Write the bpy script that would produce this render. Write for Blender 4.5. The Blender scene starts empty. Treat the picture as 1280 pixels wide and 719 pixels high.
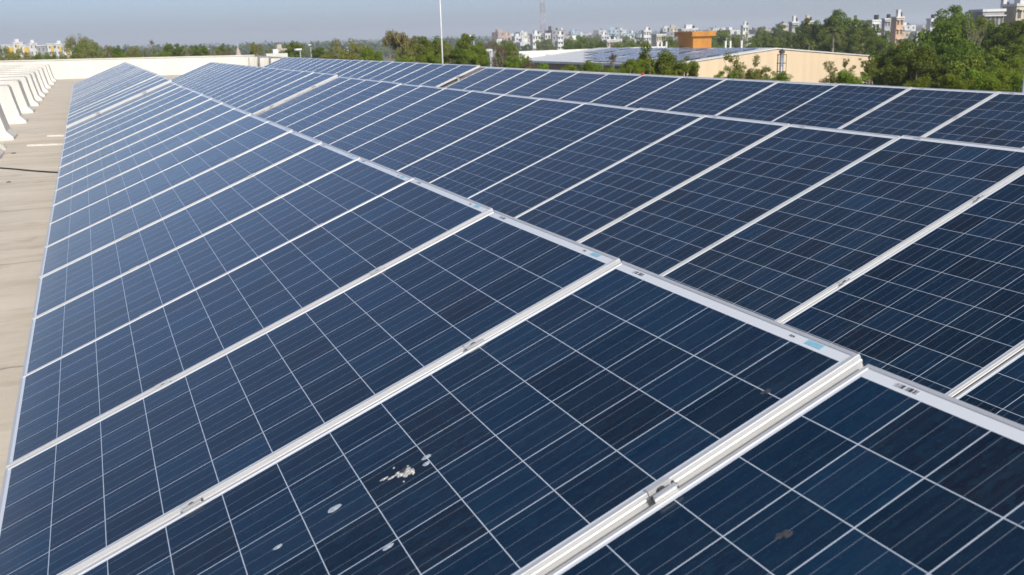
import bpy, math, random
import numpy as np
from mathutils import Vector, Matrix
random.seed(7)
S = bpy.context.scene
COL = S.collection

# ---------------------------------------------------------------- camera
CAM = Vector((-1.4054, -1.485, 0.6616))
FWD = Vector((0.37614614, 0.89195774, -0.25084951))
RGT = Vector((0.91832529, -0.39489567, -0.02713076))
UPV = Vector((0.12325888, 0.22015632, 0.96764583))
FPX = 1217.37
cd = bpy.data.cameras.new('camera')
cam = bpy.data.objects.new('camera', cd); COL.objects.link(cam)
m = Matrix.Identity(4)
for i in range(3):
    m[i][0] = RGT[i]; m[i][1] = UPV[i]; m[i][2] = -FWD[i]; m[i][3] = CAM[i]
cam.matrix_world = m
cd.sensor_width = 36.0; cd.lens = 36.0 * FPX / 1280
cd.clip_start = 0.05; cd.clip_end = 20000
cd.dof.use_dof = True; cd.dof.focus_distance = 4.5; cd.dof.aperture_fstop = 7.5
S.camera = cam

# ---------------------------------------------------------------- sky, sun, exposure
SUN_EL = math.radians(36); SUN_AZ = math.radians(5)     # azimuth to the right of straight behind (-Y)
sd = Vector((math.sin(SUN_AZ) * math.cos(SUN_EL), -math.cos(SUN_AZ) * math.cos(SUN_EL), math.sin(SUN_EL)))
W = bpy.data.worlds.new('World'); S.world = W; W.use_nodes = True
nt = W.node_tree; bg = nt.nodes['Background']
sky = nt.nodes.new('ShaderNodeTexSky'); sky.sky_type = 'NISHITA'; sky.sun_disc = False
sky.sun_elevation = SUN_EL
sky.sun_rotation = math.atan2(sd.x, sd.y)
sky.air_density = 0.65; sky.dust_density = 1.7; sky.ozone_density = 3.0; sky.altitude = 300
tint = nt.nodes.new('ShaderNodeMix'); tint.data_type = 'RGBA'; tint.blend_type = 'MULTIPLY'   # camera white balance on the whole sky
tint.inputs[0].default_value = 1.0; tint.inputs[7].default_value = (1.01, .985, 1.04, 1)
nt.links.new(sky.outputs[0], tint.inputs[6]); nt.links.new(tint.outputs[2], bg.inputs[0]); bg.inputs[1].default_value = 0.098
sl = bpy.data.lights.new('sun', 'SUN'); sl.energy = 3.3; sl.angle = math.radians(0.53); sl.color = (1.0, 0.965, 0.86)
so = bpy.data.objects.new('sun', sl); COL.objects.link(so)
so.rotation_euler = sd.to_track_quat('Z', 'Y').to_euler(); so.location = (0, 0, 50)
S.view_settings.view_transform = 'Standard'; S.view_settings.look = 'None'
S.view_settings.exposure = 0.42; S.view_settings.gamma = 1.0
S.view_settings.use_curve_mapping = False
S.cycles.volume_bounces = 1
S.cycles.max_bounces = 8

# ---------------------------------------------------------------- helpers
def at(px, py, D):
    """world point seen at photo pixel (px,py), D metres in front of the camera"""
    return CAM + D * (FWD + (px - 640) / FPX * RGT - (py - 359.5) / FPX * UPV)

def at_y(px, py, Y):
    d = FWD + (px - 640) / FPX * RGT - (py - 359.5) / FPX * UPV
    return CAM + d * ((Y - CAM.y) / d.y)

class MB:
    def __init__(s): s.v = []; s.f = []; s.m = []
    def add(s, vs, fs, mi=0):
        o = len(s.v); s.v += [tuple(x) for x in vs]
        s.f += [tuple(i + o for i in f) for f in fs]; s.m += [mi] * len(fs); return s
    def box(s, x0, x1, y0, y1, z0, z1, mi=0):
        return s.add([(x0,y0,z0),(x1,y0,z0),(x1,y1,z0),(x0,y1,z0),(x0,y0,z1),(x1,y0,z1),(x1,y1,z1),(x0,y1,z1)],
                     [(3,2,1,0),(4,5,6,7),(0,1,5,4),(1,2,6,5),(2,3,7,6),(3,0,4,7)], mi)
    def quad(s, a, b, c, d, mi=0): return s.add([a,b,c,d], [(0,1,2,3)], mi)
    def tube(s, pts, rad, n=6, mi=0, cap=True):
        pts = [Vector(p) for p in pts]
        if not isinstance(rad, (list, tuple)): rad = [rad] * len(pts)
        vs = []
        for i, p in enumerate(pts):
            t = (pts[min(i+1, len(pts)-1)] - pts[max(i-1, 0)])
            if t.length < 1e-9: t = Vector((0,0,1))
            t.normalize()
            a = Vector((0,0,1)).cross(t) if abs(t.z) < .95 else Vector((1,0,0)).cross(t)
            a.normalize(); b = t.cross(a)
            for k in range(n):
                th = 2*math.pi*k/n
                vs.append(p + rad[i]*(math.cos(th)*a + math.sin(th)*b))
        fs = []
        for i in range(len(pts)-1):
            for k in range(n):
                k2 = (k+1) % n
                fs.append((i*n+k, i*n+k2, (i+1)*n+k2, (i+1)*n+k))
        if cap:
            fs.append(tuple(reversed(range(n)))); fs.append(tuple((len(pts)-1)*n+k for k in range(n)))
        return s.add(vs, fs, mi)
    def prism(s, prof, axis, a0, a1, mi=0):
        """closed 2D outline extruded along axis ('x': outline in yz, 'y': outline in xz, 'z': xy)"""
        def P(u, w, a): return {'x': (a,u,w), 'y': (u,a,w), 'z': (u,w,a)}[axis]
        n = len(prof)
        vs = [P(u,w,a0) for u,w in prof] + [P(u,w,a1) for u,w in prof]
        fs = [(i, (i+1)%n, n+(i+1)%n, n+i) for i in range(n)] + [tuple(reversed(range(n))), tuple(range(n, 2*n))]
        return s.add(vs, fs, mi)
    def mesh(s, name, mats, smooth=False):
        me = bpy.data.meshes.new(name); me.from_pydata(s.v, [], s.f)
        for mt in (mats if isinstance(mats, (list, tuple)) else [mats]): me.materials.append(mt)
        me.polygons.foreach_set('material_index', s.m)
        if smooth: me.polygons.foreach_set('use_smooth', [True]*len(s.f))
        me.update()
        import bmesh
        bm = bmesh.new(); bm.from_mesh(me); bmesh.ops.recalc_face_normals(bm, faces=bm.faces); bm.to_mesh(me); bm.free()
        return me
    def build(s, name, mats, parent=None, smooth=False):
        return link(name, s.mesh(name, mats, smooth), parent)

def link(name, me, parent=None):
    o = bpy.data.objects.new(name, me); COL.objects.link(o)
    if parent: o.parent = parent
    return o
def tag(o, label=None, cat=None, group=None, kind=None):
    if label: o['label'] = label
    if cat: o['category'] = cat
    if group: o['group'] = group
    if kind: o['kind'] = kind
    return o
def thing(name, loc=(0,0,0), rz=0.0):
    o = bpy.data.objects.new(name, None); COL.objects.link(o); o.location = loc; o.rotation_euler = (0,0,rz)
    o.empty_display_size = .2
    return o
def dup(root):
    r = root.copy(); COL.objects.link(r)
    for ch in root.children:
        c = ch.copy(); COL.objects.link(c); c.parent = r
        for g in ch.children:
            d = g.copy(); COL.objects.link(d); d.parent = c
    return r
UNITS = 'zeroth first second third fourth fifth sixth seventh eighth ninth tenth eleventh twelfth thirteenth fourteenth fifteenth sixteenth seventeenth eighteenth nineteenth'.split()
def ordn(n):
    if n < 20: return UNITS[n]
    t = {2:'twent',3:'thirt',4:'fort',5:'fift',6:'sixt',7:'sevent',8:'eight',9:'ninet'}[n//10]
    return t + 'ieth' if n % 10 == 0 else t + 'y-' + UNITS[n % 10]

# ---------------------------------------------------------------- materials
class N:
    """tiny node helper"""
    def __init__(s, name):
        s.m = bpy.data.materials.new(name); s.m.use_nodes = True
        s.t = s.m.node_tree; s.b = s.t.nodes['Principled BSDF']; s.o = s.t.nodes['Material Output']
    def n(s, typ, **kw):
        x = s.t.nodes.new('ShaderNode' + typ)
        for k, v in kw.items(): setattr(x, k, v)
        return x
    def put(s, sock, v):
        if hasattr(v, 'is_output') or isinstance(v, bpy.types.NodeSocket): s.t.links.new(v, sock)
        else: sock.default_value = v
    def math(s, op, a, b=None, c=None, clamp=False):
        x = s.n('Math', operation=op); x.use_clamp = clamp
        s.put(x.inputs[0], a)
        if b is not None: s.put(x.inputs[1], b)
        if c is not None: s.put(x.inputs[2], c)
        return x.outputs[0]
    def mix(s, f, a, b):
        x = s.n('Mix', data_type='RGBA')
        s.put(x.inputs[0], f); s.put(x.inputs[6], a); s.put(x.inputs[7], b)
        return x.outputs[2]
    def coord(s, which='Object'): return s.n('TexCoord').outputs[which]
    def mapping(s, v, scale=(1,1,1), loc=None):
        x = s.n('Mapping'); s.put(x.inputs[0], v); x.inputs['Scale'].default_value = scale
        if loc is not None: s.put(x.inputs['Location'], loc)
        return x.outputs[0]
    def noise(s, v, scale, detail=4, rough=.55):
        x = s.n('TexNoise'); s.put(x.inputs['Vector'], v); x.inputs['Scale'].default_value = scale
        x.inputs['Detail'].default_value = detail; x.inputs['Roughness'].default_value = rough
        return x.outputs[0]
    def ramp(s, f, a, b):
        x = s.n('MapRange'); s.put(x.inputs[0], f); x.inputs[1].default_value = a; x.inputs[2].default_value = b
        return x.outputs[0]
    def set(s, **kw):
        for k, v in kw.items(): s.put(s.b.inputs[k.replace('_', ' ')], v)
        return s
    def bump(s, h, strength=.3, dist=.02):
        x = s.n('Bump'); x.inputs['Strength'].default_value = strength; x.inputs['Distance'].default_value = dist
        s.put(x.inputs['Height'], h); s.t.links.new(x.outputs[0], s.b.inputs['Normal'])
def c4(c): return (c[0], c[1], c[2], 1.0)
def paint(name, c1, c2, scale=2.0, rough=.7, metal=0.0, coord='Object', stretch=(1,1,1), lo=.35, hi=.65, bump=0):
    k = N(name)
    v = k.mapping(k.coord(coord), stretch)
    f = k.ramp(k.noise(v, scale, 6, .6), lo, hi)
    k.set(Base_Color=k.mix(f, c4(c1), c4(c2)), Roughness=rough, Metallic=metal)
    if bump: k.bump(f, bump)
    return k.m

M = {}
M['white_wall'] = paint('white_wall', (.68,.66,.605), (.585,.56,.50), .9, .85, stretch=(1,1,.35), lo=.3, hi=.8)
M['rib_wall'] = paint('rib_wall', (.66,.64,.59), (.42,.385,.32), 2.4, .85, stretch=(1,1,.25), lo=.42, hi=.80)
M['rib_edge'] = paint('mottled_rib_edge', (.68,.65,.58), (.50,.46,.40), 2.2, .9, stretch=(1,1,.6), lo=.3, hi=.75)  # separate mottled tone for the ribs' end faces
M['galv'] = paint('galvanised_steel', (.55,.56,.58), (.42,.43,.45), 30, .45, .6)
M['white_paint'] = paint('white_paint', (.8,.8,.8), (.68,.68,.66), 3, .5)
M['grey_paint'] = paint('grey_paint', (.35,.38,.42), (.28,.31,.35), 3, .5)
M['dark'] = paint('dark_metal', (.05,.045,.045), (.09,.075,.065), 4, .6)
M['black'] = paint('black_rubber', (.015,.015,.015), (.03,.03,.03), 9, .6)
M['red'] = paint('red_plastic', (.55,.03,.02), (.42,.03,.03), 5, .5)
M['stain'] = paint('dried_white_spot', (.55,.58,.62), (.30,.34,.40), 90, .7)
M['dropping'] = paint('bird_dropping', (.72,.71,.68), (.30,.28,.25), 140, .8)
M['mud'] = paint('brown_smear', (.07,.065,.065), (.03,.032,.04), 120, .9)
M['cyan'] = paint('blue_sticker', (.22,.48,.60), (.30,.54,.64), 60, .5)
M['bolt'] = paint('stained_bolt_and_gap_shade', (.16,.15,.14), (.05,.045,.04), 200, .5, .3)

def deck_mat():
    k = N('roof_concrete')
    co = k.coord()
    a = k.ramp(k.noise(k.mapping(co, (.45,1.1,1)), 1.0, 7, .62), .30, .72)
    b = k.ramp(k.noise(co, 9, 6, .7), .3, .75)
    spots = k.ramp(k.noise(co, 2.6, 3, .5), .60, .74)
    col = k.mix(a, c4((.53,.45,.345)), c4((.69,.605,.48)))
    col = k.mix(k.math('MULTIPLY', b, .35), col, c4((.70,.63,.53)))
    col = k.mix(k.math('MULTIPLY', spots, .45), col, c4((.34,.285,.22)))
    st2 = k.ramp(k.noise(k.mapping(co, (.5,2.6,1)), 1.1, 8, .7), .50, .66)
    col = k.mix(k.math('MULTIPLY', st2, .45), col, c4((.40,.32,.225)))
    # screed joints across the roof every 3 m
    sx = k.n('SeparateXYZ'); k.put(sx.inputs[0], co)
    w = k.noise(co, 1.7, 3, .5)
    yy = k.math('ADD', sx.outputs[1], k.math('MULTIPLY', w, .25))
    fr = k.math('ABSOLUTE', k.math('SUBTRACT', k.math('FRACT', k.math('DIVIDE', yy, 3.1)), .5))
    j = k.math('LESS_THAN', fr, .0045)
    col = k.mix(k.math('MULTIPLY', j, .45), col, c4((.12,.10,.085)))
    k.set(Base_Color=col, Roughness=.92); k.bump(b, .25, .01)
    return k.m
M['deck'] = deck_mat()

CX, CY, X0, Y0 = .1585, .158, -.4755, .022      # cell pitch and first cell corner on a panel
def cell_mat():
    k = N('solar_cells')
    co = k.coord(); s = k.n('SeparateXYZ'); k.put(s.inputs[0], co)
    x, y = s.outputs[0], s.outputs[1]
    oi = k.n('ObjectInfo'); rnd = oi.outputs['Random']
    u = k.math('DIVIDE', k.math('SUBTRACT', x, X0), CX); v = k.math('DIVIDE', k.math('SUBTRACT', y, Y0), CY)
    fu, fv = k.math('FRACT', u), k.math('FRACT', v)
    du = k.math('SUBTRACT', .5, k.math('ABSOLUTE', k.math('SUBTRACT', fu, .5)))   # distance to cell edge / pitch
    dv = k.math('SUBTRACT', .5, k.math('ABSOLUTE', k.math('SUBTRACT', fv, .5)))
    gap = k.math('MAXIMUM', k.math('LESS_THAN', du, .0085), k.math('LESS_THAN', dv, .0068))
    inx = k.math('MULTIPLY', k.math('GREATER_THAN', u, 0.004), k.math('LESS_THAN', u, 5.996))
    iny = k.math('MULTIPLY', k.math('GREATER_THAN', v, 0.004), k.math('LESS_THAN', v, 11.996))
    inside = k.math('MULTIPLY', inx, iny)
    white = k.math('MAXIMUM', gap, k.math('SUBTRACT', 1.0, inside))
    # three bus bars per cell
    b3 = k.math('ABSOLUTE', k.math('SUBTRACT', k.math('FRACT', k.math('MULTIPLY', fu, 3.0)), .5))
    bus = k.math('LESS_THAN', b3, .0090)
    # random tint of each cell of each panel
    cv = k.n('CombineXYZ')
    k.put(cv.inputs[0], k.math('FLOOR', u)); k.put(cv.inputs[1], k.math('FLOOR', v)); k.put(cv.inputs[2], k.math('MULTIPLY', rnd, 517.0))
    wn = k.n('TexWhiteNoise', noise_dimensions='3D'); k.put(wn.inputs[0], cv.outputs[0])
    cs = k.n('SeparateColor'); k.put(cs.inputs[0], wn.outputs['Color'])
    off = k.n('CombineXYZ'); k.put(off.inputs[0], k.math('MULTIPLY', rnd, 91.0)); k.put(off.inputs[1], k.math('MULTIPLY', rnd, 37.0))
    add = k.n('VectorMath', operation='ADD'); k.put(add.inputs[0], co); k.put(add.inputs[1], off.outputs[0])
    oc = add.outputs[0]
    # grain of the polycrystalline silicon
    vo = k.n('TexVoronoi'); k.put(vo.inputs['Vector'], k.mapping(oc, (95, 42, 1))); vo.inputs['Scale'].default_value = 1.0
    gs = k.n('SeparateColor'); k.put(gs.inputs[0], vo.outputs['Color'])
    streak = k.ramp(k.noise(k.mapping(oc, (130, 2.2, 1)), 1.0, 3, .6), .35, .7)
    col = k.mix(cs.outputs[0], c4((.0012,.0125,.034)), c4((.0026,.0150,.039)))
    col = k.mix(k.math('MULTIPLY', k.math('POWER', cs.outputs[1], 2.0), .85), col, c4((.0048,.0052,.0125)))
    col = k.mix(k.math('MULTIPLY', k.math('POWER', cs.outputs[2], 2.5), .8), col, c4((.0035,.023,.058)))
    col = k.mix(k.math('MULTIPLY', k.math('POWER', gs.outputs[0], 2.2), .62), col, c4((.004,.030,.060)))
    col = k.mix(k.math('MULTIPLY', streak, .42), col, c4((.012,.032,.056)))
    blue = k.ramp(k.noise(oc, 26, 5, .7), .66, .74)
    col = k.mix(k.math('MULTIPLY', blue, .35), col, c4((.01,.07,.19)))
    hv = k.n('HueSaturation'); k.put(hv.inputs['Color'], col)
    tone = k.math('FRACT', k.math('MULTIPLY', k.math('ADD', cs.outputs[0], cs.outputs[2]), 3.7))
    k.put(hv.inputs['Value'], k.math('ADD', .74, k.math('MULTIPLY', tone, .50))); col = hv.outputs[0]
    col = k.mix(k.math('MULTIPLY', bus, k.math('ADD', .52, k.math('MULTIPLY', k.ramp(k.noise(k.mapping(oc, (300, 14, 1)), 1.0, 2, .5), .2, .8), .2))), col, c4((.34,.39,.46)))
    # dashed darker grain along the cell edges and the white backsheet between the cells
    wcol = k.mix(k.ramp(k.noise(oc, 40, 4, .6), .3, .8), c4((.60,.65,.72)), c4((.48,.54,.62)))
    inner = k.math('MULTIPLY', inside, white)
    wcol = k.mix(inner, c4((.70,.72,.74)), wcol)
    col = k.mix(white, col, wcol)
    # thin film of dust, thicker in run-off streaks and towards the lower edge
    d1 = k.ramp(k.noise(k.mapping(oc, (7, .8, 1)), 1.6, 6, .65), .35, .8)
    d2 = k.ramp(k.noise(oc, 240, 2, .6), .60, .80)
    low = k.ramp(y, .14, .0)
    dust = k.math('ADD', k.math('MULTIPLY', d1, .022), k.math('MULTIPLY', d2, .06))
    dust = k.math('ADD', dust, k.math('MULTIPLY', k.math('POWER', rnd, 2.0), .02))
    dust = k.math('ADD', dust, k.math('MULTIPLY', k.math('MAXIMUM', low, 0.0), .06), clamp=True)
    col = k.mix(dust, col, c4((.42,.42,.42)))
    k.b.inputs['Specular IOR Level'].default_value = .31
    k.set(Sheen_Weight=.11, Sheen_Roughness=.27, Sheen_Tint=(.80,.84,.88,1))
    k.set(Base_Color=col, Roughness=k.math('ADD', .15, k.math('MULTIPLY', d1, .12)), IOR=1.5)
    return k.m
M['cells'] = cell_mat()
def alu():
    k = N('anodised_aluminium'); co = k.coord()
    d = k.ramp(k.noise(k.mapping(co, (9, 9, 40)), 1.2, 6, .7), .52, .82)
    e = k.ramp(k.noise(co, 160, 3, .6), .60, .78)
    col = k.mix(k.math('MULTIPLY', d, .45), c4((.60,.60,.60)), c4((.40,.37,.33)))
    col = k.mix(k.math('MULTIPLY', e, .35), col, c4((.35,.31,.26)))
    k.set(Base_Color=col, Roughness=.42, Metallic=.30)
    return k.m
M['alu'] = alu()
def barcode():
    k = N('barcode_print'); co = k.coord(); s = k.n('SeparateXYZ'); k.put(s.inputs[0], co)
    w = k.n('TexWhiteNoise', noise_dimensions='1D'); k.put(w.inputs['W'], k.math('FLOOR', k.math('MULTIPLY', s.outputs[0], 700)))
    k.set(Base_Color=k.mix(k.math('GREATER_THAN', w.outputs[0], .45), c4((.62,.64,.66)), c4((.06,.06,.07))), Roughness=.5)
    return k.m
M['barcode'] = barcode()

def leaf(name, a, b, trans=.35):
    k = N(name)
    g = k.n('NewGeometry'); oi = k.n('ObjectInfo')
    r = g.outputs['Random Per Island']
    col = k.mix(r, c4(a), c4(b))
    hs = k.n('HueSaturation')
    k.put(hs.inputs['Hue'], k.math('ADD', .485, k.math('MULTIPLY', oi.outputs['Random'], .03)))
    k.put(hs.inputs['Value'], k.math('ADD', .85, k.math('MULTIPLY', oi.outputs['Random'], .3)))
    k.put(hs.inputs['Color'], col)
    k.set(Base_Color=hs.outputs[0], Roughness=.6)
    k.b.inputs['Specular IOR Level'].default_value = .25
    tr = k.n('BsdfTranslucent'); k.put(tr.inputs[0], hs.outputs[0])
    mx = k.n('MixShader'); mx.inputs[0].default_value = trans
    k.t.links.new(k.b.outputs[0], mx.inputs[1]); k.t.links.new(tr.outputs[0], mx.inputs[2])
    k.t.links.new(mx.outputs[0], k.o.inputs[0])
    return k.m
M['leaf_dark'] = leaf('dark_leaves', (.082,.128,.013), (.180,.235,.024))
M['leaf_mid'] = leaf('mid_leaves', (.115,.165,.017), (.235,.285,.032))
M['leaf_light'] = leaf('light_leaves', (.130,.200,.015), (.260,.330,.030))
M['leaf_olive'] = leaf('olive_leaves', (.165,.175,.035), (.320,.310,.080))
M['leaf_tan'] = leaf('tan_leaves', (.200,.170,.070), (.330,.285,.110))
M['leaf_brown'] = leaf('brown_twigs', (.130,.090,.055), (.220,.160,.105))
M['leaf_palm'] = leaf('palm_leaves', (.085,.130,.022), (.230,.230,.055))
M['leaf_far'] = leaf('far_leaves', (.060,.095,.030), (.105,.135,.045))
M['bark'] = paint('bark', (.16,.125,.09), (.25,.21,.16), 6, .9, stretch=(1,1,.25))
M['bark_pale'] = paint('pale_bark', (.38,.33,.26), (.26,.22,.17), 6, .9, stretch=(1,1,.25))

def ground_mat():
    k = N('dry_ground'); co = k.coord()
    a = k.ramp(k.noise(co, .012, 8, .6), .4, .62); b = k.ramp(k.noise(co, .15, 6, .6), .35, .7)
    col = k.mix(a, c4((.20,.155,.10)), c4((.085,.105,.04)))
    col = k.mix(k.math('MULTIPLY', b, .4), col, c4((.26,.21,.145)))
    k.set(Base_Color=col, Roughness=.95); return k.m
M['ground'] = ground_mat()

# ---------------------------------------------------------------- the setting
ZF = -1.108        # roof surface
ZG = -10.0         # ground
gr = MB(); gr.quad((-6000,-6000,ZG),(6000,-6000,ZG),(6000,6000,ZG),(-6000,6000,ZG))
tag(gr.build('ground', M['ground']), 'dry grassy ground reaching the horizon', 'ground', kind='structure')
dk = MB(); dk.box(-7.6, 8.75, -7.5, 62.3, ZG, ZF)
tag(dk.build('roof_deck', M['deck']), 'stained beige concrete roof carrying the solar rows', 'roof', kind='structure')

# parapet walls and their buttresses
w = MB(); w.prism([(62.0,ZF),(62.3,ZF),(62.3,-.02),(62.0,-.02)], 'x', -7.6, 8.45)
w.v = [(x,y, z if z < -1 else z - (x+4.75)/13.2*.13) for x,y,z in w.v]
w.prism([(61.95,-.02),(62.35,-.02),(62.35,.035),(61.95,.035)], 'x', -7.6, 8.45)
w.v = [(x,y, z if (z < -1 or i < 8) else z - (x+4.75)/13.2*.13) for i,(x,y,z) in enumerate(w.v)]
tag(w.build('parapet_wall', M['white_wall']), 'white parapet wall across the far end of the roof', 'parapet wall')
w = MB(); w.box(-7.6,-7.35,-7.5,61.95,ZF,-.22)
tag(w.build('parapet_wall', M['white_wall']), 'white parapet wall behind the ribs on the left edge of the roof', 'parapet wall')
w = MB(); w.box(8.45,8.75,-7.5,61.95,ZF,-.16)
tag(w.build('parapet_wall', M['white_wall']), 'parapet wall with shaded grey bays at the right rear of the roof', 'parapet wall')
def rib_mesh(sx):
    """tapering rib, local origin at its foot, leaning out from the wall; sx=-1 reaches to -x"""
    b = MB()
    pr = [(0,0),(0,.05),(-.12,.17),(-.20,.52),(-.27,.87),(-.31,.915),(-4.48,.925),(-4.48,0)]
    if sx > 0: pr = [(.0,0),(.0,.06),(.04,.14),(.06,.86),(.10,.9),(.56,.9),(.56,0)]
    hw = .48 if sx < 0 else .15
    n = len(pr)
    vs = [(u,-hw - (.03 if h < .1 else 0),h) for u,h in pr] + [(u,hw + (.03 if h < .1 else 0),h) for u,h in pr]
    fs = [(i,(i+1)%n,n+(i+1)%n,n+i) for i in range(n)] + [tuple(range(n)), tuple(reversed(range(n,2*n)))]
    b.add(vs, fs)
    for i in ((1,2,3,4) if sx < 0 else (1,2,3)): b.m[i] = 1
    if sx < 0: b.m[5] = 1
    me = b.mesh('buttress', [M['rib_wall'], M['rib_edge']])
    return me
rl = rib_mesh(-1)
YB = [17.2, 21.1, 25.9, 30.1, 33.8, 37.2, 40.4, 44.2, 48.6, 53.6, 58.6]
for i, y in enumerate(YB):
    o = link('buttress', rl); o.location = (-2.86, y, ZF); o.rotation_euler.z = random.uniform(-.03,.03)
    tag(o, ('%s tapering white concrete buttress from the camera along the left parapet' % ordn(i+1)), 'buttress', 'white buttresses along the left parapet')
rr = rib_mesh(1)
for i, y in enumerate([61.0, 57.0, 53.4, 49.8, 46.4, 43.0]):
    o = link('buttress', rr); o.location = (7.87, y, ZF)
    tag(o, '%s white upright rib from the far corner along the right parapet' % ordn(i+1), 'buttress', 'white ribs along the right parapet')
b = MB(); b.box(-.65,.65,-.5,.5,0,.30,0); b.box(-.16,.16,-.16,.16,.30,.55,0)
o = b.build('roof_hatch', M['white_wall']); o.location = (9.6, 61.2, -.34)
tag(o, 'low white block with a small square vent on the far right corner parapet', 'roof hatch')

# ---------------------------------------------------------------- solar panels
TILT = 0.377; LEN = 1.956; WID = .988; PITCH = 1.012
CT, ST = math.cos(TILT), math.sin(TILT)
def frame_mesh():
    b = MB()
    prof = [(-.0115,-.0022),(-.0110,-.0006),(-.0104,0),(-.0010,0),(0,-.0010),(0,-.0125),(.0011,-.0140),(.0011,-.0185),(0,-.0200),(0,-.0395),(-.028,-.0395),(-.028,-.0375),(-.0016,-.0375),(-.0016,-.008),(-.0115,-.008)]
    n = len(prof); hx, hy = WID/2, LEN
    vs = []
    for cx, cy, sx, sy in ((-hx,0,-1,-1),(hx,0,1,-1),(hx,hy,1,1),(-hx,hy,-1,1)):
        for o_, z in prof: vs.append((cx+sx*o_, cy+sy*o_, z))
    fs = []
    for c in range(4):
        d = (c+1) % 4
        for i in range(n):
            j = (i+1) % n
            fs.append((c*n+i, d*n+i, d*n+j, c*n+j))
    b.add(vs, fs)
    return b.mesh('frame', M['alu'])
def glass_mesh():
    b = MB(); e = .0112
    b.box(-WID/2+e, WID/2-e, e, LEN-e, -.0068, -.0022)
    return b.mesh('solar_glass', M['cells'])
def clamp_mesh():
    b = MB()   # on the seam at the panel's near edge; local x=0 is the seam middle
    b.box(-.0205,-.0110,-.026,.026,.0006,.0028); b.box(.0110,.0205,-.026,.026,.0006,.0028)
    b.box(-.0110,-.0085,-.026,.026,-.016,.0028); b.box(.0085,.0110,-.026,.026,-.016,.0028)
    b.box(-.0085,.0085,-.026,.026,-.0160,-.0130, 1)
    b.box(-.0095,.0095,.0265,.031,-.030,-.005, 1)  # dark box painting in the shade of the gap at the clamp's end
    b.tube([(0,0,-.013),(0,0,.0005)], .0072, 6, 1)
    b.tube([(0,0,-.013),(0,0,-.0115)], .0084, 12, 1)
    return b.mesh('mid_clamp', [M['alu'], M['bolt']])
FR, GL, CL = frame_mesh(), glass_mesh(), clamp_mesh()
lb = MB(); lb.box(-.029,.029,-.0055,.0055,0,.0006); LBAR = lb.mesh('barcode_label', M['barcode'])
lb = MB(); lb.box(-.026,.026,-.0075,.0075,0,.0006); LBLU = lb.mesh('blue_sticker', M['cyan'])
lb = MB()
for i in range(3): lb.box(-.008+i*.006,-.004+i*.006,-.003,.003,0,.0006)
LCHK = lb.mesh('inspection_stamp', M['bolt'])

ROWX = [0.0, 3.0094, 5.967]; ROWZ = [0.0, .0214, .0659]; ROWB = [.0017, -.002, -.0012]
def panel_matrix(row, yc, dz, jit):
    """yc = centre along the row, ridge height follows the row"""
    z = ROWZ[row] + ROWB[row] * (yc/PITCH - [0, 2.94, 4.79][row]) + dz
    up = Vector((CT,0,ST)); nr = Vector((-ST,0,CT)); xl = Vector((0,-1,0))
    xl, up, nr = Vector((0,-1,0)), up, xl.cross(up)
    nr = Vector((0,-1,0)).cross(up)            # (-ST*?, ...)
    R = Matrix((xl, up, nr)).transposed().to_4x4()
    if R.determinant() < 0: raise RuntimeError('mirrored panel')
    ridge = Vector((ROWX[row], yc, z))
    org = ridge - up * LEN
    return Matrix.Translation(org) @ R @ Matrix.Rotation(jit[0], 4, 'Y') @ Matrix.Rotation(jit[1], 4, 'X')
def make_panel():
    p = thing('solar_panel'); link('frame', FR, p); link('solar_glass', GL, p)
    for sy in (.571, 1.437):
        c = link('mid_clamp', CL, p); c.location = (WID/2 + .012, sy, 0)
    a = link('barcode_label', LBAR, p); a.location = (-.368, LEN-.0225, -.0021)
    a = link('blue_sticker', LBLU, p); a.location = (.378, LEN-.0220, -.0021)
    a = link('inspection_stamp', LCHK, p); a.location = (.305, LEN-.0225, -.0021)
    return p
proto = make_panel()
first = True
PAN = {}
ROWNAME = ['front row', 'middle row', 'back row']
ROWG = ['solar panels of the front row', 'solar panels of the middle row', 'solar panels of the back row']
starts = [0.0, 2.9734 - 3*PITCH, 4.8493 - 5*PITCH]
def add_panel(row, yfar_edge_near, dz, n):
    global first
    p = proto if first else dup(proto); first = False
    if row and random.random() < .8:
        for c in [c for c in p.children if c.name.startswith(('blue_sticker','inspection_stamp'))]: bpy.data.objects.remove(c)
    yc = yfar_edge_near + WID/2
    p.matrix_world = panel_matrix(row, yc, dz + random.uniform(-.003,.003), (random.gauss(0,.0028), random.gauss(0,.0016)))
    tag(p, '%s blue solar panel from the camera in the %s' % (ordn(n), ROWNAME[row]), 'solar panel', ROWG[row])
    PAN[(row, n)] = p
    return p
tables = []
for row in range(3):
    n = 0
    k0 = [-1, -2, 1][row]
    ys = [starts[row] + k*PITCH for k in range(k0, 17)]
    ys = [y for y in ys if y + PITCH < 17.45]
    for y in ys: n += 1; add_panel(row, y, -.008 if n == 1 and row == 0 else 0, n)
    tables.append((row, ys[0], ys[-1]+WID, 0.0))
    far = [[17.255, 17.255, 17.36][row] + k*PITCH for k in range([20, 20, 21][row])]
    for y in far: n += 1; add_panel(row, y, .038, n)
    tables.append((row, far[0], far[-1]+WID, .038))
PAN[(0,1)]['label'] = 'nearest dark solar panel at the bottom right with a brown smear'
PAN[(0,2)]['label'] = 'solar panel with white bird dropping and dried spots in the front row'
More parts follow.
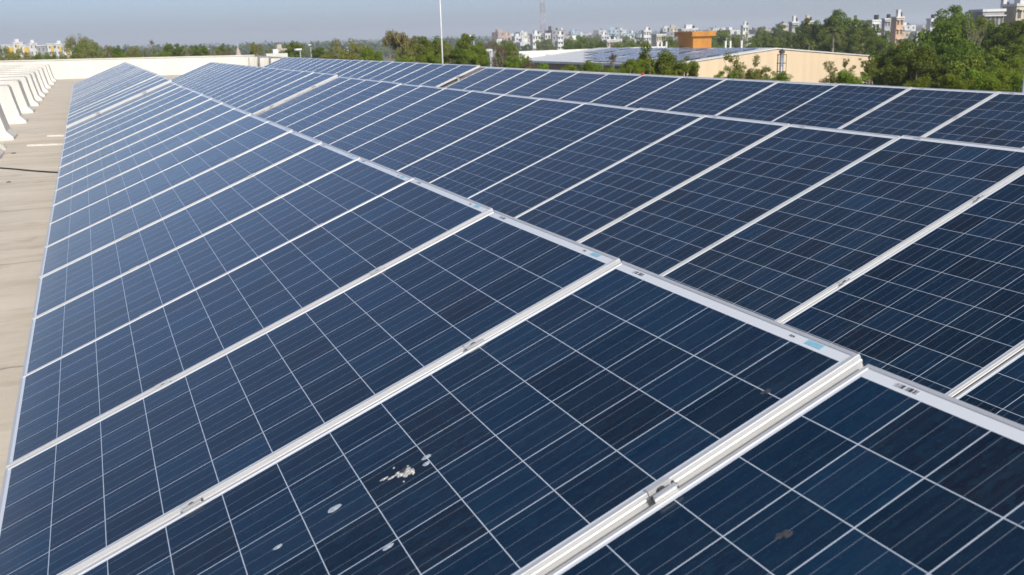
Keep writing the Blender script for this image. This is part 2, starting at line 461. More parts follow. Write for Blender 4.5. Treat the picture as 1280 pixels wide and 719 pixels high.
# dirt on the near panels
def blob(name, panel, yw, s, rx, ry, mt, seed, rough=.12, h=.0009):
    """flat irregular patch on the glass; yw = world row position, s = distance below the ridge edge"""
    r = random.Random(seed); b = MB(); n = 22
    ph = [r.uniform(0,6.28) for _ in range(4)]
    pts = []
    for i in range(n):
        t = 2*math.pi*i/n
        q = 1 + rough*(math.sin(2*t+ph[0]) + .7*math.sin(3*t+ph[1]) + .6*math.sin(5*t+ph[2]) + .5*math.sin(8*t+ph[3]))
        pts.append((rx*q*math.cos(t), ry*q*math.sin(t)))
    b.add([(x,y,0) for x,y in pts] + [(x*.6,y*.6,h) for x,y in pts] + [(0,0,h*1.15)],
          [(i,(i+1)%n,n+(i+1)%n,n+i) for i in range(n)] + [(n+i,n+(i+1)%n,2*n) for i in range(n)])
    o = b.build(name, mt, panel, smooth=True)
    yc = panel.matrix_world.translation.y
    o.location = (-(yw - yc), LEN + s, -.0021)
    return o
P2 = PAN[(0,2)]
for i,(yw,s,rx,ry) in enumerate([(.591,-1.070,.0105,.019),(.572,-1.220,.007,.0125),(.327,-1.012,.0075,.013),(.576,-.828,.009,.012),(.549,-.838,.008,.010)]):
    blob('dried_spot', P2, yw, s, rx, ry, M['stain'], i+3, .06)
for i,(yw,ss,rx,ry,hh) in enumerate([(.562,-.884,.013,.013,.004),(.574,-.892,.010,.011,.004),(.552,-.877,.009,.008,.003),(.566,-.902,.008,.010,.003),(.580,-.905,.004,.008,.002),(.577,-.921,.0032,.013,.0012),(.590,-.938,.0042,.009,.0015),(.541,-.876,.0032,.005,.002),(.546,-.893,.0028,.004,.001),(.585,-.876,.0022,.003,.001),(.612,-.905,.0024,.0028,.001),(.531,-.905,.002,.003,.001)]):
    blob('bird_dropping', P2, yw, ss, rx, ry, M['dropping'] if i != 1 else M['mud'], 40+i, .28, hh)
blob('brown_smear', PAN[(0,1)], -.281, -.439, .010, .014, M['mud'], 31, .25)
blob('brown_smear', P2, .069, -.195, .007, .012, M['mud'], 32, .2, .0003)

# what carries the panels: one steel table under each run of panels
for i, (row, y0, y1, dz) in enumerate(tables):
    z0 = ROWZ[row] + dz + ROWB[row]*(.5*(y0+y1)/PITCH - [0,2.94,4.79][row])
    t = thing('mounting_table', (ROWX[row]-.93, y0, ZF))
    tag(t, ['galvanised steel rack under the near half of the front solar row', 'galvanised steel rack under the far half of the front solar row',
            'galvanised steel rack under the near half of the middle solar row', 'galvanised steel rack under the far half of the middle solar row',
            'galvanised steel rack under the near half of the back solar row', 'galvanised steel rack under the far half of the back solar row'][i], 'solar rack', 'steel racks under the solar rows')
    L = y1-y0
    def loc(s, n):   # s below ridge along slope, n below the panel plane -> local x,z
        return (-s*CT + n*ST + .93, z0 - s*ST - n*CT - ZF)
    for s in (.52, 1.385):
        x, z = loc(s, .068); b = MB(); b.box(x-.02, x+.02, .02, L-.02, z-.026, z+.026); b.build('purlin', M['galv'], t)
    nl = int(L // 2.6) + 1
    for k in range(nl):
        y = .35 + (L-.7)*k/(nl-1)
        for s in (.38, 1.52):
            x, z = loc(s, .13); b = MB(); b.box(x-.02,x+.02,y-.02,y+.02,0,z); b.box(x-.07,x+.07,y-.07,y+.07,0,.012); b.build('leg', M['galv'], t)
        a, c = loc(.25,.118), loc(1.66,.118)
        b = MB(); b.tube([(a[0],y+.045,a[1]),(c[0],y+.045,c[1])], .022, 4); b.build('rafter', M['galv'], t)

# loose things on the roof strip
def floor_pt(px, py):
    d = FWD + (px-640)/FPX*RGT - (py-359.5)/FPX*UPV
    return CAM + d*((ZF-CAM.z)/d.z)
for (xa, ya, xb, yb, lab) in [(34,183,82,181,'pale steel strut lying on the roof under the front row edge, the nearer of two'),(59,171,86,170,'pale steel strut lying on the roof under the front row edge, the farther of two')]:
    a, c = floor_pt(xa,ya), floor_pt(xb,yb)
    d = (c-a).normalized(); c = a + d*((c-a).length+.5); L = (c-a).length
    b = MB(); b.prism([(-.025,0),(.025,0),(.025,.03),(.019,.03),(.019,.006),(-.019,.006),(-.019,.03),(-.025,.03)], 'x', 0, L)
    o = b.build('steel_strut', M['rib_wall']); o.location = a; o.rotation_euler.z = math.atan2(d.y,d.x)
    tag(o, lab, 'strut', 'steel struts on the roof')
pts = [floor_pt(x,y) for x,y in ((-60,206),(-20,209),(0,211),(20,212.5),(40,214.5),(60,216),(90,217.5))]
o = MB().tube([p + Vector((0,0,.012)) for p in pts], .011, 8).build('cable', M['black'], smooth=True)
tag(o, 'thin black cable lying across the beige roof strip', 'cable')
rd = random.Random(5)
for i,(x,y,lab,s) in enumerate([(104,97,'small dark rubble heap by the foot of the far parapet wall',.17),(17,192,'small dark stone on the roof beside the pale struts',.03),(11,228,'tiny dark pebble on the roof in front of the black cable',.022)]):
    p = floor_pt(x,y); b = MB(); n=9; vs=[]
    for lvl,(h,rr_) in enumerate(((0,1),(.35,.8),(.55,.35))):
        for k in range(n):
            t = 2*math.pi*k/n; q = s*rr_*rd.uniform(.7,1.25); vs.append((q*1.5*math.cos(t), q*math.sin(t), h*s*rd.uniform(.8,1.1)))
    b.add(vs, [(l*n+k,l*n+(k+1)%n,(l+1)*n+(k+1)%n,(l+1)*n+k) for l in range(2) for k in range(n)] + [tuple(2*n+k for k in range(n))])
    o = b.build('rubble', M['mud']); o.location = p; tag(o, lab, 'rubble')
p = floor_pt(1, 187); b = MB()
b.prism([(-.22,0),(.10,0),(.06,.10),(-.22,.13)], 'y', -.15, .15)
o = b.build('kerb_block', M['rib_wall']); o.location = p; tag(o, 'low white concrete block on the roof at the left picture edge', 'concrete block')

# tall white mast on the roof edge, red cap on the back row
p = at(552.5, 60, 28.5); b = MB()
mt = thing('lightning_mast', (p.x, p.y, ZF)); tag(mt, 'tall slender white steel mast rising behind the back solar row', 'mast')
MB().tube([(0,0,0),(0,0,3.0),(.0,0,3.02),(-.03,0,5.6),(-.05,0,8.0)], [.023,.021,.015,.013,.010], 10).build('pole', M['white_paint'], mt, True)
MB().box(-.12,.12,-.12,.12,0,.02).build('base_plate', M['galv'], mt)
MB().tube([(0,0,2.95),(0,0,3.06)], .042, 10).build('collar', M['white_paint'], mt)
q = at(803.5, 91.5, 12.0)
d = Vector((ROWX[2]-CAM.x,0,0)); ray = (at(803.5,92.5,1)-CAM); kx = (ROWX[2]-.005-CAM.x)/ray.x; q = CAM + ray*kx
b = MB(); b.tube([(0,0,-.02),(0,0,.02),(0,0,.028)], [.022,.020,.014], 14); o = b.build('red_cap', M['red'], smooth=False); o.location = (q.x, q.y, .060)
tag(o, 'small red plastic cap on the upper edge of the back solar row', 'cap')

# ---------------------------------------------------------------- neighbouring shed with its own solar roof
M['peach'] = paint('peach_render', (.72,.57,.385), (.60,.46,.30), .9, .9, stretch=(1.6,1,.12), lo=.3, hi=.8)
M['shed_side'] = paint('shaded_brown_wall', (.30,.25,.19), (.20,.165,.13), .6, .9, stretch=(1,1,.25))  # shade on the shed's left side, put into its wall colour
M['shed_roof'] = paint('white_metal_roof', (.72,.72,.70), (.58,.58,.56), .5, .6)
M['orange'] = paint('ochre_orange_paint', (.48,.205,.028), (.38,.16,.024), 1.6, .8, stretch=(1,1,.3))
M['farpanel'] = paint('far_solar_glass', (.055,.085,.16), (.085,.115,.19), .7, .22)
SX, SY, SW, SL, SE, SR = 48.4, 77.9, 24.6, 36.0, -2.5, -1.38
sh = thing('shed', (SX, SY, ZG)); tag(sh, 'long peach gabled shed with a solar covered roof beyond the trees', 'shed')
h1, h2 = SE-ZG, SR-ZG
MB().prism([(0,0),(SW,0),(SW,h1),(SW/2,h2),(0,h1)], 'y', 0, .25).build('gable_wall', M['peach'], sh)
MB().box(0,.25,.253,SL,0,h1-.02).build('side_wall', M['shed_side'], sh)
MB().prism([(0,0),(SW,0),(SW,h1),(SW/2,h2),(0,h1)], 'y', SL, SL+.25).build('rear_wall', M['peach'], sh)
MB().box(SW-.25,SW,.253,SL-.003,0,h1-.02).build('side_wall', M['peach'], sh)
MB().prism([(-.3,h1+.00),(SW/2,h2+.03),(SW+.3,h1+.0),(SW+.3,h1+.09),(SW/2,h2+.14),(-.3,h1+.09)], 'y', -.12, SL+.3).build('roof', M['shed_roof'], sh)
MB().box(-.42,-.303,-.12,SL+.3,h1-.12,h1+.12).build('eave_gutter', M['white_paint'], sh)
# far-end parapet and low annex at the left far end
P0 = at(666, 76.5, 1); 
pf = MB(); pf.box(-.3, 22.5, SL+.32, SL+.62, h1-.3, h1+1.15); pf.build('end_parapet', M['white_wall'], sh)
# the parapet's long dark slot (ventilation opening)
MB().box(4.6,8.2,SL+.30,SL+.318,h1+.25,h1+.62).build('vent_slot', M['dark'], sh)
MB().box(0,SW,SL+.63,SL+9,0,h1-.3).build('annex', M['white_wall'], sh)
# panels lying on the left roof slope
sl_ang = math.atan2(h2-h1, SW/2)
fp = MB(); fp.box(-.98,.98,-.5,.5,.12,.155,0)
fp.box(-1.0,-.95,-.5,.5,.10,.162,1); fp.box(.95,1.0,-.5,.5,.10,.162,1); fp.box(-.949,.949,.46,.505,.10,.163,1); FPM = fp.mesh('roof_solar_panel', [M['farpanel'], M['alu']])
rs = random.Random(11)
cnt = 0
for cx in range(5):
    for j in range(26):
        if j % 7 == 6 and cx % 2: continue
        y = 1.0 + j*1.03 + (j//7)*.9 + cx*.25
        if y > SL-1.0: continue
        x = 1.35 + cx*2.25
        if y > 18 + cx*4.2: continue
        o = link('roof_solar_panel', FPM)
        o.location = (SX+x, SY+y, SE + .09 + (h2-h1)*x/(SW/2)); o.rotation_euler = (rs.gauss(0,.004), -sl_ang + rs.gauss(0,.004), 0)
        tag(o, 'small blue solar panel lying flat on the roof of the peach shed', 'solar panel', 'solar panels on the shed roof'); cnt += 1
# ochre tank house on the ridge
tx = at(868.5, 57, 112)
tk = thing('tank_house', (tx.x, tx.y, -1.5)); tag(tk, 'ochre orange box shaped roof house with projecting cap above the shed solar roof', 'roof house')
MB().box(-1.25,1.25,-1.5,1.5,-.6,1.45).build('wall', M['orange'], tk)
MB().box(-1.6,1.6,-1.85,1.85,1.453,1.98).build('cap', M['orange'], tk)
for i,(px,py) in enumerate([(822,57.5),(827,57.5),(833,57.5),(907,56.5),(913,56.5),(927,56.0)]):
    p = at(px,py,116); o = MB().tube([(0,0,-.6),(0,0,.42),(0,0,.5)], [.11,.11,.16], 10).build('vent_pipe', M['white_paint']); o.location = p
    tag(o, '%s white vent pipe from the left standing beyond the shed solar roof' % ordn(i+1), 'vent pipe', 'white vent pipes on the shed roof')
# caged pipe stack in front of the gable
p = at(977.5, 62, 88); hz = p.z - ZG
cs = thing('pipe_stack', (p.x, p.y, ZG)); tag(cs, 'grey pipe stack inside a dark round ladder cage before the peach gable', 'pipe stack')
MB().tube([(0,0,0),(0,0,hz-.3)], .17, 14).build('pipe', M['galv'], cs, True)
MB().tube([(0,0,hz-.3),(0,0,hz-.12),(0,0,hz+.06)], [.26,.26,.05], 14).build('rain_hood', M['dark'], cs)
cg = MB()
for k in range(5):
    t = 2*math.pi*k/5+.5; cg.tube([(.42*math.cos(t),.42*math.sin(t),0),(.42*math.cos(t),.42*math.sin(t),hz-.42)], .028, 4)
for k in range(9):
    z = hz-.45-k*.75; cg.tube([(.42*math.cos(t),.42*math.sin(t),z) for t in [2*math.pi*j/14 for j in range(15)]], .026, 4, cap=False)
cg.build('ladder_cage', M['dark'], cs)

# ---------------------------------------------------------------- trees
def leaf_arrays(rng, cen, rad, counts, size, updir=.25):
    """numpy quads scattered in clumps; returns verts (4n,3)"""
    out = []
    for c, r, n in zip(cen, rad, counts):
        d = rng.normal(size=(n,3)); d /= np.linalg.norm(d,axis=1,keepdims=True)
        rr = r * rng.uniform(.25,1,size=(n,1))**.5
        p = c + d*rr*np.array([1,1,.8])
        nrm = d*.8 + rng.normal(size=(n,3))*.7; nrm[:,2] += updir; nrm /= np.linalg.norm(nrm,axis=1,keepdims=True)
        t = np.cross(nrm, rng.normal(size=(n,3))); t /= np.linalg.norm(t,axis=1,keepdims=True)
        b = np.cross(nrm,t); s = size*rng.uniform(.6,1.35,size=(n,1))
        q = np.stack([p-t*s, p+b*s*.45, p+t*s, p-b*s*.45],1)
        out.append(q.reshape(-1,3))
    return np.concatenate(out)
def quads_mesh(name, v, mat):
    n = len(v)//4; me = bpy.data.meshes.new(name)
    me.vertices.add(len(v)); me.vertices.foreach_set('co', v.astype(np.float32).ravel())
    me.loops.add(4*n); me.loops.foreach_set('vertex_index', np.arange(4*n, dtype=np.int32))
    me.polygons.add(n); me.polygons.foreach_set('loop_start', np.arange(0,4*n,4,dtype=np.int32))
    me.materials.append(mat); me.update(calc_edges=True); me.validate()
    return me
HC, R0 = 8.0, 4.0
def norm_crown(lv, extra):
    """scale a crown to 8 m high (0..8) and 4 m radius; returns the same for the extra points"""
    z0, z1 = np.percentile(lv[:,2], .5), np.percentile(lv[:,2], 99.7); kr = R0/np.percentile(np.linalg.norm(lv[:,:2],axis=1), 97)
    def f(a):
        a = np.array(a, float); a[:,2] = (a[:,2]-z0)/(z1-z0)*HC; a[:,:2] *= kr; return a
    return f(lv), f(extra)
def crown_proto(seed, leafmat, nclump=46, nleaf=150, size=.13, clr=(.20,.36), shape='round', bark='bark'):
    """a crown of many leaf clumps, 8 m high and 4 m in radius"""
    rng = np.random.default_rng(seed); cen = []; rad = []
    while len(cen) < nclump:
        d = rng.normal(size=3); d /= np.linalg.norm(d)
        u = rng.uniform(.15,1)**.42
        q = np.array([d[0]*R0*u*.84, d[1]*R0*u*.84, d[2]*R0*u*.84])
        if shape == 'cone': q[:2] *= (1.0 - .8*(q[2]/R0*.5+.5)); q[2] *= 1.5
        elif q[2] < -.45*R0 and rng.uniform() < .5: continue
        if shape == 'umbrella':
            q[2] = abs(q[2])*.8 - .2*R0*rng.uniform(0,1)
        a = math.atan2(q[1],q[0])
        if shape != 'cone':
            q[:2] *= 1 + .20*math.sin(2*a+seed) + .14*math.sin(5*a+2*seed)
            q[2] *= 1 + .16*math.sin(3*a+1.7*seed)
        cen.append(q); rad.append(R0*rng.uniform(*clr)*.8)
    counts = [int(nleaf*(a/(R0*.22))**2)+8 for a in rad]
    lv, cen = norm_crown(leaf_arrays(rng, cen, rad, counts, size), np.array(cen))
    return dict(crown=quads_mesh('crown', lv, leafmat), cen=[Vector(c) for c in cen], bark=bark, wood=None)
def bare_proto(seed, twigmat, bark='bark_pale', nleaf=900, spread=.55, sz=.16):
    r = random.Random(seed); rng = np.random.default_rng(seed); b = MB(); tips = []
    def grow(p, d, L, rad, lev):
        q = p + d*L*.5 + Vector((r.gauss(0,.06),r.gauss(0,.06),0))*L; e = q + (d+Vector((r.gauss(0,.15),r.gauss(0,.15),.1))).normalized()*L*.5
        b.tube([p,q,e],[rad,rad*.82,rad*.62], 5 if lev < 3 else 3, cap=False)
        if lev >= 4: tips.append(e); return
        for _ in range(3):
            dd = (d + Vector((r.gauss(0,spread),r.gauss(0,spread),r.uniform(-.05,.35)))).normalized()
            grow(e, dd, L*r.uniform(.58,.82), rad*.58, lev+1)
    for k in range(3):
        grow(Vector((0,0,0)), Vector((r.gauss(0,.5),r.gauss(0,.5),1)).normalized(), 2.6, .15, 1)
    lv = leaf_arrays(rng, [np.array(t) for t in tips], [.6]*len(tips), [max(2, nleaf//len(tips))]*len(tips), sz)
    z1 = max(t.z for t in tips); rm = sorted(math.hypot(t.x,t.y) for t in tips)[int(.93*len(tips))]
    b.v = [(x*R0/rm, y*R0/rm, z*HC/z1) for x,y,z in b.v]; lv *= np.array([R0/rm, R0/rm, HC/z1])
    return dict(crown=quads_mesh('crown', lv, twigmat), cen=[], bark=bark, wood=b.mesh('branches', M[bark], True))
def palm_proto(seed, mat):
    r = random.Random(seed); top = Vector((0,0,HC*.62)); c = MB()
    for k in range(28):
        az = 2*math.pi*k/28*2.4+r.uniform(-.2,.2); el = r.uniform(-.35,1.25); L = r.uniform(3.4,4.6)
        hd = Vector((math.cos(az),math.sin(az),0)); side = Vector((-math.sin(az),math.cos(az),0))
        P = []
        for i in range(11):
            t = i/10; P.append(top + hd*L*t*math.cos(el)*(1-.15*t) + Vector((0,0,L*(math.sin(el)*t - .62*t*t))))
        c.tube(P, [.06-.004*i for i in range(11)], 3, cap=False)
        for i in range(1,11):
            for sgn in (-1,1):
                for q_ in (0,.5):
                    p = P[i-1].lerp(P[i], q_); l = .8*math.sin(math.pi*min(1,(i+1)/12))+.15
                    tip = p + side*sgn*l*.75 + (P[i]-P[i-1]).normalized()*l*.5 + Vector((0,0,-.38*l))
                    wv = (P[i]-P[i-1]).normalized()*.08
                    c.quad(p-wv, p+wv, tip+wv*.3, tip-wv*.3)
    w = MB(); w.tube([(0,0,-.5),(0,0,HC*.62)], [.24,.2], 7)
    return dict(crown=c.mesh('crown', mat), cen=[], bark='bark_pale', wood=w.mesh('branches', M['bark_pale'], True))
def shrub_proto(seed, mat, nst=14, nleaf=90, tall=False):
    r = random.Random(seed); rng = np.random.default_rng(seed); b = MB(); cen=[]; rad=[]
    for k in range(nst):
        az = r.uniform(0,6.28); rr = R0*r.uniform(.1,.95); h = HC*(r.uniform(.45,1.0) if tall else r.uniform(.72,1.0)) - (0 if tall else .5*rr*rr/R0*r.uniform(.3,1))
        e = Vector((rr*math.cos(az), rr*math.sin(az), h)); mid = Vector((e.x*.4,e.y*.4,h*.6))
        b.tube([(e.x*.05,e.y*.05,0), mid, e], [.08,.05,.02], 5)
        for q in range(4 if tall else 6):
            t = r.uniform(.1,1) if q else 1.0
            cen.append(np.array(mid.lerp(e, t) + Vector((r.gauss(0,.3),r.gauss(0,.3),0)))); rad.append(r.uniform(.35,.8) if tall else r.uniform(.6,1.2))
    lv = leaf_arrays(rng, cen, rad, [nleaf]*len(cen), .16)
    return dict(crown=quads_mesh('crown', lv, mat), cen=[], bark='bark', wood=b.mesh('branches', M['bark'], True))

PR = {
 'dark': [crown_proto(k, M['leaf_dark'], 95, 400, .12, clr=(.15,.28)) for k in (1,2,3)],
 'mid': [crown_proto(k, M['leaf_mid'], 70, 340, .13, clr=(.16,.30)) for k in (4,5,6)],
 'light': [crown_proto(k, M['leaf_light'], 60, 300, .13) for k in (7,8)],
 'olive': [crown_proto(k, M['leaf_olive'], 62, 240, .12, clr=(.15,.28), bark='bark_pale') for k in (9,10)],
 'cone': [crown_proto(k, M['leaf_dark'], 50, 240, .15, shape='cone') for k in (11,12)],
 'umbrella': [crown_proto(13, M['leaf_olive'], 44, 70, .13, shape='umbrella')],
 'tan': [bare_proto(14, M['leaf_tan'], nleaf=5200, sz=.15), bare_proto(15, M['leaf_olive'], nleaf=5200, sz=.15)],
 'bare': [bare_proto(k, M['leaf_brown'], nleaf=2200, sz=.12) for k in (16,17)],
 'leafless': [bare_proto(18, M['leaf_olive'], nleaf=120, spread=.35, sz=.16)],
 'palm': [palm_proto(19, M['leaf_palm']), palm_proto(20, M['leaf_palm'])],
 'shrub': [shrub_proto(21, M['leaf_light']), shrub_proto(22, M['leaf_light'], 17)],
 'sparse': [shrub_proto(23, M['leaf_mid'], 18, 70, True), shrub_proto(24, M['leaf_olive'], 14, 60, True)],
}
KINDW = {'dark': ('broadleaf_tree','dense dark green broadleaf tree'), 'mid': ('broadleaf_tree','mid green round crowned tree'), 'light': ('broadleaf_tree','bright yellow green tree'),
 'olive': ('broadleaf_tree','dry olive green tree'), 'cone': ('conical_tree','dark narrow conical tree'), 'umbrella': ('umbrella_tree','thin flat topped umbrella tree'),
 'tan': ('dry_tree','tan half bare dry tree'), 'bare': ('bare_tree','brown leafless twiggy tree'), 'leafless': ('bare_tree','pale forked bare tree'), 'palm': ('palm_tree','yellowish coconut palm'),
 'shrub': ('shrub','light green bushy shrub'), 'sparse': ('shrub','straggly thin stemmed shrub')}
TREES = []
rt = random.Random(3)
def tree(kind, px, ytop, wpx, D, zone, label=None, base=ZG):
    p = at(px, ytop, D); h = max(p.z - base, 2.0)
    rw = wpx/FPX*D/2; pr = rt.choice(PR[kind]); sc = rw/R0
    asp = {'cone': 2.4, 'umbrella': .7, 'palm': 1.0, 'sparse': 1.2, 'leafless': 1.5, 'tan': 1.35, 'bare': 1.4}.get(kind, 1.0)*rt.uniform(.9,1.15)
    hc = min(2*rw*asp, .9*h); zc = h-hc; sz = hc/HC
    name = KINDW[kind][0]
    t = thing(name, (p.x, p.y, base), rt.uniform(0,6.28))
    b = MB(); fork = zc + .25*hc; r0 = min(.32, .05*rw+.05)
    b.tube([(0,0,-.1),(.1*rw*.3,0,zc*.5),(0,0,zc),(0,0,fork)], [r0*1.25,r0,r0*.8,r0*.7], 7)
    for c in rt.sample(pr['cen'], min(12, len(pr['cen']))):
        e = Vector((c.x*sc, c.y*sc, zc + c.z*sz)); st = Vector((0,0,min(zc + rt.uniform(0,.3)*hc, e.z))); mid = st.lerp(e,.55) + Vector((0,0,.06*hc))
        b.tube([st,mid,e], [r0*.45,r0*.3,r0*.1], 5, cap=False)
    b.build('trunk', M[pr['bark']], t, True)
    c = link('crown', pr['crown'], t); c.location = (0,0,zc); c.scale = (sc,sc,sz)
    if D < 200 and zc > 1.6 and kind in ('dark','mid','light','olive','shrub'):      # lower skirt of branches down to the scrub
        c2 = link('crown', pr['crown'], t); hl = zc + .45*hc - .6
        c2.location = (0,0,.6); c2.scale = (sc*1.2,sc*1.2,hl/HC); c2.rotation_euler.z = 1.9
    if pr['wood']: c = link('branches', pr['wood'], t); c.location = (0,0,zc); c.scale = (sc,sc,sz)
    t['category'] = 'shrub' if 'shrub' in name else 'tree'
    TREES.append((zone, KINDW[kind][1], px, D, t, label))
    return t

Z1 = 'behind the right of the back row'
for a in [('dark',1170,34,150,56),('dark',1122,52,92,50),('mid',1232,62,105,46),('dark',1200,52,95,52),('dark',1260,58,80,50),('dark',1148,60,80,47)]: tree(*a, Z1)
for a in [('dark',1190,9,78,86),('mid',1218,16,55,90),('dark',1257,30,62,72),('dark',1283,26,66,66),('dark',1235,34,50,76),('dark',1280,48,60,60)]: tree(*a, 'in the dark wood at the right')
for a in [('shrub',1192,92,46,31),('shrub',1222,86,52,31),('shrub',1250,89,44,29),('shrub',1275,92,40,29),('shrub',1150,97,40,33),('light',1265,74,60,40)]: tree(*a, 'low behind the back row')
tree('leafless',1214,24,42,70,'x','pale forked bare tree standing up among the dark trees at right')
Z2 = 'behind the peach gable'
for a in [('dark',1046,14,56,132),('dark',1018,24,44,136),('mid',1078,26,46,128),('dark',1092,34,46,120),('mid',1066,20,24,134),('dark',1062,40,60,126),('dark',1102,48,48,112),('dark',1030,40,60,130)]: tree(*a, Z2)
tree('palm',1043,25,40,121,Z2); tree('palm',1077,46,38,118,Z2); tree('palm',1012,44,26,128,Z2)
for a in [('cone',986,40,13,142),('cone',997,34,14,142),('cone',1006,38,12,138)]: tree(*a, Z2)
Z3 = 'behind the shed solar roof'
for a in [('mid',962,42,24,160),('dark',972,44,26,165),('mid',945,46,22,160),('mid',905,38,44,190),('olive',926,40,24,190),('mid',835,46,40,180),('mid',952,34,26,260),('dark',978,30,30,260),('mid',890,42,30,200)]: tree(*a, Z3)
Z4 = 'in front of the shed roof'
tree('mid',818,57,78,38,Z4); tree('mid',856,72,44,38,Z4); tree('light',790,74,36,37,Z4)
for a in [('sparse',926,66,60,38),('sparse',955,80,50,38),('sparse',905,84,44,37),('sparse',944,84,44,36),('sparse',1050,74,52,38),('shrub',1060,88,46,36),('sparse',1088,72,30,42),('shrub',975,90,36,37)]: tree(*a, 'before the peach gable wall')
for a in [('shrub',676,80,40,44),('shrub',712,81,44,45),('shrub',738,76,30,46),('shrub',765,84,36,44),('bare',768,66,22,44)]: tree(*a, 'under the white shed parapet')
Z5 = 'behind the back row near the mast'
for a in [('olive',438,49,62,64),('tan',484,43,58,66),('light',462,60,40,58),('olive',415,58,36,66),('mid',525,46,52,66),('mid',547,47,40,72),('mid',583,43,46,68),('olive',560,54,40,62),('mid',598,55,34,58),('olive',508,54,36,58),('light',503,70,30,52),('light',540,66,36,50),('tan',452,56,34,62),('light',587,62,30,54),
          ('mid',366,52,28,90),('tan',320,54,24,95),('olive',340,62,40,100),('dark',398,60,24,80),('dark',570,60,30,52)]: tree(*a, Z5)
for a in [('bare',612,54,34,74),('bare',628,60,30,66),('bare',600,58,24,70),('mid',634,52,38,92),('light',642,70,26,56),('bare',650,66,30,62),('bare',655,74,34,50),('light',656,70,20,60)]: tree(*a, 'left of the white shed parapet')
Z6 = 'beyond the far parapet wall'
for a in [('umbrella',95,43,36,120),('olive',112,50,34,100),('mid',104,54,30,105),('olive',6,57,40,92),('olive',24,62,44,90),('mid',48,66,24,110),('light',62,66,26,105),('light',80,68,24,100),('olive',136,57,26,120),('dark',148,57,14,118),('olive',165,58,34,110),('olive',182,60,30,100),('bare',188,50,12,130),
          ('light',150,66,24,90),('mid',210,54,16,118),('dark',220,55,20,116),('light',204,64,26,96),('tan',234,60,14,100),('dark',243,57,18,112),('mid',254,57,16,108),('mid',278,55,22,160),('olive',270,62,26,130),('bare',288,64,22,120),('olive',123,66,30,90),('tan',98,66,20,92),('bare',36,66,30,92)]: tree(*a, Z6)
# town trees
for i in range(120):
    px = rt.uniform(612, 1010) if i < 108 else rt.uniform(240, 440); D = 300*math.exp(rt.uniform(0,1.2))
    hh = rt.uniform(5.0,9.5)
    tree(rt.choice(['mid','dark','mid','olive','light']), px, 61.9-.0281*px + (10.66-hh)/D*FPX, rt.uniform(5,10)/D*FPX, D, 'among the far houses')
for a in [('mid',728,47,26,190),('mid',745,50,20,180),('dark',712,50,22,200),('light',770,53,18,180),('mid',788,52,22,175),('olive',804,52,16,180),('dark',752,51,14,170)]: tree(*a, 'before the near houses')

# far wooded plain that reads as one mass
rng = np.random.default_rng(77)
cen=[]; rad=[]; cnts=[]
for _ in range(2600):
    px = rng.uniform(-120, 1400); D = (500 if px < 600 else 1000)*math.exp(rng.uniform(0, 2.05 if px < 600 else 1.4))
    p = at(px, 40, D); r_ = rng.uniform(4,9)*(1+D/6000)
    cen.append(np.array((p.x,p.y,ZG+rng.uniform(1.5,4.5)))); rad.append(r_); cnts.append(26)
tag(link('distant_wood', quads_mesh('distant_wood', leaf_arrays(rng, cen, rad, cnts, 2.0), M['leaf_far'])), 'hazy wooded plain along the horizon', 'wood', kind='stuff')
# scrub under the near trees
cen=[]; rad=[]; cnts=[]
for _ in range(1500):
    px = rng.uniform(-60, 1340); D = rng.uniform(40, 210); p = at(px, 60, D)
    if -5.5 < p.x < 9.5 and p.y < 64: continue
    if 47 < p.x < 74 and 76 < p.y < 124: continue
    cen.append(np.array((p.x,p.y,ZG+rng.uniform(.3,1.6)))); rad.append(rng.uniform(.9,2.6)); cnts.append(34)
tag(link('undergrowth', quads_mesh('undergrowth', leaf_arrays(rng, cen, rad, cnts, .34), M['leaf_olive'])), 'low scrub covering the ground between the trees', 'undergrowth', kind='stuff')

